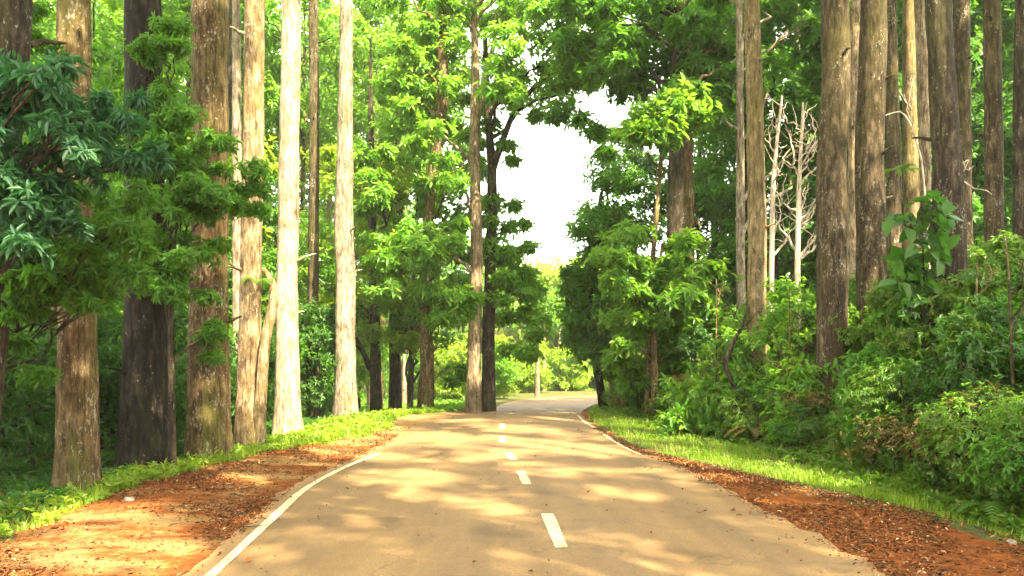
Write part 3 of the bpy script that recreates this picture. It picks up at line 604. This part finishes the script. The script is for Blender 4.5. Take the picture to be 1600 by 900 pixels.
# beyond the bend
lab = 'sunlit yellow-green bush beyond the far bend of the road'
scatter([proto_tree(lab, 'bush', 3.0 + .7 * i, .2, 1.9, 20, 40, ('yellow', 'bright', 'yellow')[i], .26, .04, 'brown', lab, (.6, 1.0), 'far_bush', 6, 5) for i in range(3)],
        spots(64, -9, 16, 58, 96, 1.7, lambda x, y: x < left_edge(min(y, 57.9)) - 1.2 + max(0, y - 60) * .2 or y > 82), lab, 'sunlit bushes beyond the bend')
lab = 'pale slim tree standing in the sunny clearing beyond the bend'
pp = [T('pole_tree', lab, 'tree', np.array([(0, 0, -.4, .22), (.1, 0, 6, .18), (.3, 0, 11, .06)]), 'pale', canopy(0, 0, 6.5, 11, 1.9, 12, (.8, 1.3)), 36, 'bright', .32, cut=False, group=lab)]
scatter(pp, [(2.1, 66), (3.4, 84), (5.2, 88), (6.8, 90), (7.7, 93), (-1.5, 78), (9.5, 86)], lab, 'slim trees in the far clearing', (.75, 1.05))
lab = 'full-crowned tree closing the view far beyond the bend'
scatter([proto_tree(lab, 'tree', 13 + 3 * i, 1.0, 4.0, 34, 44, ('bright', 'mid', 'bright')[i], .42, .16, 'brown', lab, (1.2, 2.0)) for i in range(3)],
        spots(58, -75, 85, 72, 135, 5.5, lambda x, y: not (783 < view_px(x, y) < 945 and y < 118) and abs(x) > .03 * y), lab, 'trees closing the far view', (.8, 1.1))
lab = 'distant pale tree standing under the sky gap over the road'
scatter([proto_tree(lab, 'tree', 8, .6, 3.2, 26, 40, 'yellow', .4, .12, 'brown', lab, (1.0, 1.7))], [(1.5, 104), (5.5, 108), (10, 103), (13, 112), (-3, 112), (7.5, 116), (3.5, 98), (8.5, 99), (0, 118)], lab, 'trees under the sky gap', (1.45, 1.95))

# ------------------------------------------------------------------ right bank: shrubs, ferns, climbers
lab = 'dense leafy shrub on the bank right of the road'
def shrub_proto(H, rad, n, per, leaf, L, k=7):
    return proto_tree(lab, 'shrub', H, .1, rad, n, per, leaf, L, .02, 'dark', lab, (.24, .42), 'bank_shrub', k, 5)
sp_ = []
for (x, y) in spots(205, 2.6, 17, 7.4, 34, .70):
    v_ = x - float(foot(y))
    if .55 + .6 * (y < 10.5) < v_ < 8.5 and 880 < view_px(x, y) < 1720: sp_.append((x, y, v_))
low = [(x, y) for x, y, v_ in sp_ if v_ < 1.6]; mid_ = [(x, y) for x, y, v_ in sp_ if 1.6 <= v_ < 4]; top = [(x, y) for x, y, v_ in sp_ if v_ >= 4]
scatter([shrub_proto(.75, .55, 12, 60, 'bank', 0.065), shrub_proto(.6, .6, 12, 66, 'fern', 0.053), shrub_proto(.85, .5, 12, 60, 'bank', 0.076), shrub_proto(.7, .5, 12, 54, 'deep', 0.068)], low, 'low tangled shrub at the foot of the right bank beside the grass', 'low shrubs along the foot of the bank', (.75, 1.2))
scatter([shrub_proto(.9, .75, 14, 50, 'deep', .10), shrub_proto(.95, .6, 13, 70, 'fern', .06), shrub_proto(1.1, .7, 15, 66, 'bank', 0.076), shrub_proto(1.0, .7, 15, 66, 'mid', 0.084), shrub_proto(1.25, .7, 15, 60, 'bank', 0.091)], mid_, 'knee-high leafy shrub halfway up the right bank', 'shrubs halfway up the bank', (.8, 1.3))
scatter([shrub_proto(1.5, .8, 18, 66, 'mid', 0.099), shrub_proto(1.3, .8, 18, 66, 'bank', 0.091), shrub_proto(1.7, .8, 18, 60, 'deep', 0.106)], top, 'taller leafy shrub on top of the right bank between the trunks', 'shrubs on top of the bank', (.75, 1.1))
scatter([shrub_proto(.42, .36, 9, 44, 'bank', .06), shrub_proto(.36, .4, 9, 44, 'fern', .055), shrub_proto(.45, .34, 9, 40, 'mid', .07), shrub_proto(.34, .36, 8, 36, 'drybrown', .055)],
        [(float(foot(y)) + u, y) for u, y in [(.08 + .75 * random.random(), 7.3 + 24 * random.random() ** 1.2) for _ in range(80)]], 'low tangled shrub at the foot of the right bank beside the grass', 'low shrubs along the foot of the bank', (.55, 1.1))
def big_shrub(label, boxes, leaf, L, per=56, base=None, W=.42):
    cl = px_clumps(boxes); cl = np.vstack([cl] + [np.array([[c[0] + rng.normal(0, .15), c[1] + rng.normal(0, .2), g_ + f_ * (c[2] - g_), c[3] * 1.05] for c in cl for g_ in [float(height(c[0], c[1]))] if c[2] - g_ > .45]).reshape(-1, 4) for f_ in (.25, .62)]); x, y = base if base else (cl[:, 0].mean(), cl[:, 1].mean() + .1); g = float(height(x, y))
    T('bank_shrub', label, 'shrub', np.array([(x, y, g - .2, .035), (x, y, max(g + .3, cl[:, 2].mean()), .02), (x, y, max(g + .5, cl[:, 2].max()), .008)]), 'brown', cl, per, leaf, L, W, 7, 10, 6, limb_r=.018)
big_shrub('light green arching shrub with drooping leaves between the touching pair and the olive trunk', [(1130, 440, 18.5, 32), (1105, 475, 18.3, 34), (1145, 480, 18, 36), (1115, 520, 17.8, 38), (1150, 535, 17.5, 36), (1090, 550, 17.8, 36), (1125, 580, 17.2, 38), (1085, 600, 17.4, 34), (1155, 600, 17, 34)], 'bright', .17, 50)
big_shrub('light green shrub filling the gap right of the olive mossy trunk', [(1225, 450, 16.5, 30), (1215, 490, 16.2, 32), (1250, 480, 16, 34), (1230, 530, 15.6, 36), (1262, 520, 15.8, 30), (1215, 570, 15.2, 36), (1255, 570, 15, 34)], 'bright', .14, 50)
big_shrub('dark bushy shrub hiding the foot of the bowed dark trunk', [(1520, 430, 11.5, 40), (1560, 410, 11.6, 42), (1590, 440, 11.4, 46), (1530, 480, 11, 46), (1480, 500, 11, 40), (1570, 500, 10.8, 50), (1440, 480, 11.6, 34), (1600, 540, 10.6, 46), (1520, 540, 10.5, 44)], 'deep', .10, 70)
big_shrub('leafy shrub at the foot of the right one of the close pair', [(1400, 500, 13.4, 34), (1430, 530, 13, 36), (1380, 560, 12.8, 36), (1340, 570, 12.8, 32), (1415, 580, 12.4, 38)], 'mid', .12, 60)

def fern_mesh(nf, Lf, up, seed, leaf='fern'):
    r = np.random.default_rng(seed); mm = Mesh()
    for f in range(nf):
        a = f / nf * 6.28 + r.normal(0, .25); l = Lf * (.7 + .5 * r.random()); h = up * (.7 + .6 * r.random()); n = 17
        t = np.linspace(0, 1, n); rad = l * t * (.95 - .12 * t); z = h * l * (1.7 * t - 1.75 * t * t)
        C = np.stack([rad * math.cos(a), rad * math.sin(a), z], 1); Tn = unit(np.gradient(C, axis=0)); Sd = unit(np.cross(Tn, [0, 0, 1.]))
        mm.add(tube(C, np.linspace(.006, .002, n), 4))
        ll = l * .24 * np.sin(np.pi * (t * .9 + .08)) ** .8
        for sg in (-1, 1):
            b = C[1:]; D = unit(Sd[1:] * sg + Tn[1:] * .45 - np.array([0, 0, .18])); e = b + D * ll[1:, None]; w = Tn[1:] * (l / n * .46)
            mid2 = b + D * ll[1:, None] * .5
            Vv = np.stack([b - w * .7, b + w * .7, mid2 + w * .8, e, mid2 - w * .8], 1); k5 = np.arange(n - 1)[:, None] * 5
            q = np.concatenate([k5 + np.array([[0, 1, 2, 4]]), k5 + np.array([[4, 2, 3, 3]])], 1).reshape(-1, 4)
            mm.add((Vv.reshape(-1, 3), np.concatenate([k5 + np.array([[0, 1, 2, 4]])])))
            mm.add((np.stack([mid2 + w * .8, e + w * .1, e - w * .1, mid2 - w * .8], 1).reshape(-1, 3), np.arange((n - 1) * 4).reshape(-1, 4)))
    return mesh_from('fern_fronds', np.concatenate(mm.V), np.concatenate(mm.Q), LM[leaf])
fm = [fern_mesh(9, .62, .55, 1), fern_mesh(7, .75, .7, 2), fern_mesh(8, .5, .8, 3), fern_mesh(7, .7, .45, 4, 'drybrown')]
def fern(x, y, label, group=None, sc=1.0, dz=0.0, kind=None):
    o = link('fern', fm[rng.integers(4) if kind is None else kind], None, (x, y, float(height(x, y)) + dz)); o.rotation_euler = (rng.normal(0, .12), rng.normal(0, .12), rng.random() * 6.28); o.scale = (sc,) * 3
    tag(o, label, 'fern', group); return o
for (x, y) in spots(64, 3.4, 9, 7.2, 24, .45, lambda x, y: .15 < x - float(foot(y)) < 2.4 and view_px(x, y) < 1640):
    fern(x, y, 'arching fern among the tangle low on the right bank', 'ferns low on the bank', .6 + .5 * rng.random(), .12)
for (x, y) in spots(30, -12, -4.6, 8.3, 19, .6, lambda x, y: x < left_edge(y) - 2.7):
    fern(x, y, 'small fern in the dark undergrowth behind the left dirt shoulder', 'ferns under the left trees', .4 + .45 * rng.random(), .02, rng.integers(3))
fern(-5.0, 12.0, 'small pale fern at the right foot of the thickest blackish trunk', None, .55, .0, 0)
fern(-4.85, 13.5, 'bright fern in front of the pale-streaked brown trunk', None, .5, .0, 2)
fern(5.2, 8.55, 'bright light-green fern beside the leaf litter in the lower right corner', None, .75, .05, 1)
fern(5.45, 9.6, 'wide fern overhanging the dark hollow at the foot of the right bank', None, 1.05, .35, 0)
p = P(402, 445, 15.25)
o = link('nest_fern', fm[2], None, p); o.scale = (.85,) * 3; tag(o, 'clump of fern growing on the pale brown trunk where its side stem joins', 'fern')
p = P(1410, 268, 17.5)
o = link('hanging_fern', fm[0], None, p); o.scale = (.85, .85, .7); tag(o, 'yellow-green drooping fern tuft hanging between the right trunks', 'fern')
o = link('twig', mesh_from('twig', *tube(bez(p + np.array([.25, .25, -.7]), p, .1, 6), np.linspace(.02, .01, 6), 5), BM['brown']), None); tag(o, 'thin brown twig holding up the yellow-green fern tuft', 'twig')

# climber with big dark leaves
cl = px_clumps([(1440, 320, 12.4, 26), (1465, 318, 12.4, 20), (1420, 345, 12.4, 22), (1455, 350, 12.4, 24), (1425, 385, 12.4, 24), (1445, 400, 12.4, 26), (1415, 410, 12.4, 20), (1462, 385, 12.5, 18), (1432, 435, 12.4, 22), (1400, 440, 12.3, 20), (1470, 345, 12.3, 20)])
bx, by = P(1440, 430, 12.5)[:2]; g = float(height(bx, by)); pts = [(bx, by, g - .2, .02), (bx + .05, by, (g + cl[1, 2]) / 2, .016), (bx, by, cl[1, 2], .008)]
T('climber', 'climbing plant with large glossy dark leaves left of the bowed dark trunk', 'climber', np.array(pts), 'dark', cl, 4, 'deep', .27, .6, 3, 8, 6, droop=.35, spread=1.3, flat=1.0, cut=False, flare=0, limb_r=.012)

# bare pale saplings and sticks
def bare(label, path, forks, cat='dead tree', bark='dead'):
    base = path[0][:3]; t = thing('dead_sapling', label, cat, base); mm = Mesh()
    sp = smooth_path(np.array(path), 26); mm.add(tube(sp[:, :3], sp[:, 3], 7, .08))
    mm.build('trunk', BM[bark], t, base)
    for k in range(forks):
        tw = Mesh(); f = .25 + .72 * rng.random(); a = sp[int(f * 25)]; l = (1.0 - f * .6) * 1.5; ang = rng.random() * 6.28
        e = a[:3] + np.array([math.cos(ang) * l * .6, math.sin(ang) * l * .6, l * (.55 + .4 * rng.random())]); q = bez(a[:3], e, -.12 * l, 8, .03)
        tw.add(tube(q, np.linspace(max(a[3] * .6, .012), .006, 8), 5))
        for _ in range(5):
            j = rng.integers(2, 8); e2 = q[j] + rng.normal(0, .22, 3) * l + np.array([0, 0, .3 * l]); tw.add(tube(bez(q[j], e2, -.03, 5, .02), np.linspace(.012, .004, 5), 4))
        tw.build('branch', BM[bark], t, base)
def pxp(pts, d): return [(*P(px, py, d), w * d / F / 2) for px, py, w in pts]
bare('bare bleached sapling with many forking twigs left of the close pair of trunks', pxp([(1247, 520, 10), (1246, 420, 9), (1248, 300, 7), (1252, 220, 5), (1255, 160, 3)], 18.5), 16)
bare('bare white sapling stem with a few twigs, right of the olive mossy trunk', pxp([(1206, 520, 8), (1205, 420, 8), (1208, 290, 7), (1214, 220, 5), (1222, 150, 3)], 18.8), 5)
bare('bare crooked grey branch sticking out left of the bowed dark trunk', pxp([(1452, 420, 3), (1447, 320, 3), (1440, 250, 2.6), (1424, 195, 2.4), (1408, 172, 2), (1384, 180, 1.2)], 14.5), 2, 'dead branch')
bare('thin crooked dark stem leaning between the light green shrub and the olive trunk', pxp([(1150, 610, 8), (1132, 570, 8), (1140, 545, 7), (1160, 510, 5), (1168, 480, 3)], 16.6), 2, 'stem', 'dark')
bare('thin upright bare stem in the bushes at the right border', pxp([(1582, 600, 6), (1580, 520, 5), (1575, 420, 4), (1570, 370, 3)], 10.2), 3, 'stem', 'umber')

# ------------------------------------------------------------------ grass, weeds, litter, stones
def blades(n, sampler, hgt, wid, name, mat):
    XY = sampler(n); n = len(XY); h = hgt * (.35 + .8 * rng.random(n) + 1.1 * rng.random(n) ** 8) * (1 + .35 * wob(XY[:, 0] * 2, XY[:, 1] * 2)); a = rng.random(n) * 6.28; lean = h * (.15 + .5 * rng.random(n))
    b = np.stack([XY[:, 0], XY[:, 1], height(XY[:, 0], XY[:, 1]) - .01], 1); s_ = np.stack([np.cos(a), np.sin(a), 0 * a], 1) * (wid * (.6 + .8 * rng.random(n)))[:, None]
    dr = np.stack([-np.sin(a), np.cos(a), 0 * a], 1); mdl = b + dr * lean[:, None] * .35 + np.array([0, 0, 1.]) * (h * .6)[:, None]; tip = b + dr * lean[:, None] + np.array([0, 0, 1.]) * h[:, None]
    V = np.stack([b - s_, b + s_, mdl + s_ * .7, mdl - s_ * .7, tip + s_ * .1, tip - s_ * .1], 1).reshape(-1, 3); i = np.arange(n)[:, None] * 6
    q = np.concatenate([i + np.array([[0, 1, 2, 3]]), i + np.array([[3, 2, 4, 5]])], 1).reshape(-1, 4)
    return struct(link(name, mesh_from(name, V, q, mat)), 'stuff')
def samp_right(n):
    y = 7.5 + 40 * rng.random(n * 3) ** 1.5; re_ = right_edge(y); ft = foot(y)
    lo = np.interp(y, [7, 8.5, 10, 12, 15, 18, 22, 28, 50], [1.9, 1.75, 1.5, .8, .2, .1, .12, .3, .3]); u = lo + (ft - re_ + .35 - lo) * rng.random(len(y)) ** .8
    x = re_ + u + .12 * wob(y * 2, y); k = (wob(x * 1.5, y * 1.5) + rng.normal(0, .6, len(y))) > -.3 + .25 * (y < 11); return np.stack([x, y], 1)[k][:n]
blades(60000, samp_right, .085, .006, 'verge_grass', LM['grass'])
def samp_left(n):
    y = 7.0 + 21 * rng.random(n * 3); le_ = left_edge(y); wd = np.interp(y, [7, 10, 14, 17, 20, 23, 28], [2.2, 2.1, 1.75, .75, .55, 1.0, 1.2])
    u = wd + (1.1 + .8 * (y > 15)) * rng.random(len(y)); x = le_ - u + .2 * wob(y * 2, y); k = (wob(x * 1.2, y * 1.2 + 3) + rng.normal(0, .6, len(y))) > -.3 + .3 * (y < 15); return np.stack([x, y], 1)[k][:n]
blades(42000, samp_left, .10, .008, 'verge_grass', LM['grass'])
# low weeds: tiny rosettes
def weeds(n, sampler, name, L, leaf):
    XY = sampler(n); Q = np.stack([XY[:, 0], XY[:, 1], height(XY[:, 0], XY[:, 1]) + .04 + .12 * rng.random(len(XY)) ** 2], 1)
    A = np.array([0, 0, 1.]) + rng.normal(0, .35, (len(XY), 3)); V, q = leaves(Q, A, 6, L, .45, 1.15, .1); return struct(link(name, mesh_from(name, V, q, LM[leaf])), 'stuff')
weeds(4200, samp_left, 'roadside_weeds', .085, 'grass')
weeds(1500, samp_right, 'roadside_weeds', .055, 'bank')
def samp_lfloor(n):
    y = 7 + 22 * rng.random(n * 4) ** 1.4; x = left_edge(y) - 2.6 - 12 * rng.random(len(y)) ** 1.3; k = wob(x, y) + rng.normal(0, .5, len(y)) > -.3; return np.stack([x, y], 1)[k][:n]
weeds(9000, samp_lfloor, 'ground_cover', .12, 'deep')
def samp_bank(n):
    y = 6.8 + 30 * rng.random(n * 4) ** 1.4; v_ = -.25 + 8 * rng.random(len(y)) ** 1.4; x = foot(y) + v_; return np.stack([x, y], 1)[:n]
weeds(26000, samp_bank, 'ground_cover', .085, 'bank')
def samp_far(n):
    y = 27 + 60 * rng.random(n * 4) ** 1.3; x = -26 + 52 * rng.random(len(y)); k = ((x < left_edge(np.minimum(y, 52)) - 1.2) | (x > right_edge(np.minimum(y, 52)) + 1.5)) & ((y < 50) | (x < 0) | (y > 84)); return np.stack([x, y], 1)[k][:n]
weeds(14000, samp_far, 'ground_cover', .2, 'bright')
# fallen leaves
m, nt, out = new_mat('dry_leaf')
g = nt.nodes.new('ShaderNodeNewGeometry')
c = ramp(nt, g.outputs['Random Per Island'], [(0, (.04, .018, .007)), (.25, (.14, .048, .012)), (.5, (.28, .085, .016)), (.62, (.045, .02, .008)), (.82, (.14, .055, .016)), (.93, (.30, .15, .05)), (1, (.42, .30, .16))])
bsdf(nt, out, c, .8, .2); litter = m
def fallen(n, sampler, L, name='leaf_litter'):
    XY = sampler(n); Q = np.stack([XY[:, 0], XY[:, 1], height(XY[:, 0], XY[:, 1]) + .018 + .015 * rng.random(len(XY))], 1)
    A = np.array([0, 0, 1.]) + rng.normal(0, .25, (len(XY), 3)); V, q = leaves(Q, A, 1, L * (.5 + 1.1 * rng.random((len(Q), 1, 1)) ** 2), .42, 1.5, -.1, .15, 3); return struct(link(name, mesh_from(name, V, q, litter)), 'stuff')
def lit_l(n):
    y = 5 + 15 * rng.random(n * 5) ** 1.3; x = left_edge(y) + .1 - 2.9 * rng.random(len(y)); k = wob(x * .9 + 2, y * 1.3) * 1.2 + .5 * wob(x * 3, y * 4) + rng.normal(0, .35, len(y)) > .15; return np.stack([x, y], 1)[k][:n]
def lit_r(n):
    y = 5.5 + 14 * rng.random(n * 5) ** 1.6; w_ = np.interp(y, [5, 8.5, 10, 12, 15, 20], [2.5, 2.1, 1.6, .9, .25, .15]); x = right_edge(y) - .15 + w_ * rng.random(len(y)) ** .8; k = wob(x * 2.1, y * 1.9 + 1) + .5 * wob(x * 5, y * 4) + rng.normal(0, .4, len(y)) > -.25; return np.stack([x, y], 1)[k][:n]
fallen(30000, lit_l, .037); fallen(34000, lit_r, .038)
def lit_l2(n):
    y = 5 + 15 * rng.random(n); x = left_edge(y) + .1 - 2.8 * rng.random(n); return np.stack([x, y], 1)
fallen(5000, lit_l2, .04)
def lit_road(n):
    y = 5 + 28 * rng.random(n) ** 1.4; l_, r_ = left_edge(y), right_edge(y); u = np.where(rng.random(n) < .7, np.where(rng.random(n) < .5, rng.random(n) ** 2 * .16, 1 - rng.random(n) ** 2 * .16), rng.random(n)); return np.stack([l_ + (r_ - l_) * u, y], 1)
HH = height
def height(x, y): return road_z(x, y) - .006
def twigs(n, sampler):
    mm = Mesh(); XY = sampler(n)
    for x, y in XY:
        a_ = rng.random() * 6.28; l = .05 + .16 * rng.random(); p0 = np.array([x, y, float(height(x, y)) + .018]); p1 = p0 + np.array([math.cos(a_) * l, math.sin(a_) * l, .012]); mm.add(tube(bez(p0, p1, .01, 4, .006), np.linspace(.005, .003, 4), 4))
    return struct(mm.build('fallen_twigs', BM['umber'], None), 'stuff')
twigs(340, lit_l); twigs(340, lit_r)
fallen(600, lit_road, .045)
height = HH
def lit_f(n):
    y = 7 + 20 * rng.random(n * 3); x = left_edge(y) - 2.5 - 9 * rng.random(len(y)); return np.stack([x, y], 1)[:n]
fallen(5000, lit_f, .10)
m, nt, out = new_mat('pale_stone'); n_ = noise_tex(nt, mapping(nt, (1, 1, 1)), 30, 4); bsdf(nt, out, ramp(nt, n_, [(.3, (.12, .095, .06)), (.7, (.27, .23, .17))]), .9, .2, n_, .5, .01); stone = m
def rock(x, y, s_, label):
    u_ = np.linspace(0, np.pi, 8); a = np.arange(10) / 10 * 2 * np.pi; V = np.array([(math.sin(t) * math.cos(p_), math.sin(t) * math.sin(p_) * .8, .55 * math.cos(t)) for t in u_ for p_ in a]); V *= (1 + .22 * np.sin(V[:, :1] * 4 + x * 9) + .18 * np.sin(V[:, 1:2] * 5 + y * 7)) * s_
    i = np.arange(80).reshape(8, 10); j = np.roll(i, -1, 1); o = link('stone', mesh_from('stone', V, np.stack([i[:-1], i[1:], j[1:], j[:-1]], -1).reshape(-1, 4), stone, True), None, (x, y, float(height(x, y)) + s_ * .25)); o.rotation_euler = (0, 0, x * 7); tag(o, label, 'stone')
for px, py, s_, l_ in ((1580, 850, .055, 'pale stone in the leaf litter at the lower right corner'), (1212, 775, .04, 'small pale stone at the road edge by the right leaf litter'), (203, 788, .07, 'rounded stone on the left shoulder below the thickest trunk'), (1262, 775, .03, 'tiny pale stone lying right of another beside the right grass'), (1045, 730, .035, 'small pale stone where the right grass meets the asphalt')):
    d = F * CAM_H / (py - 559); rock((px - 800) * d / F, d, s_, l_)
# thin haze volume added to lift the distance and make the far end glow
m, nt, out = new_mat('haze_air'); pv = nt.nodes.new('ShaderNodeVolumePrincipled'); pv.inputs['Density'].default_value = .0005; pv.inputs['Color'].default_value = (.95, .97, .80, 1); pv.inputs['Anisotropy'].default_value = .2
nt.links.new(pv.outputs[0], out.inputs['Volume'])
hz = np.array([(x, y, z) for z in (-12., 42.) for y in (-130., 910.) for x in (-430., 430.)])
struct(link('haze', mesh_from('haze', hz, [(0, 2, 3, 1), (4, 5, 7, 6), (0, 1, 5, 4), (2, 6, 7, 3), (0, 4, 6, 2), (1, 3, 7, 5)], m)), 'stuff')
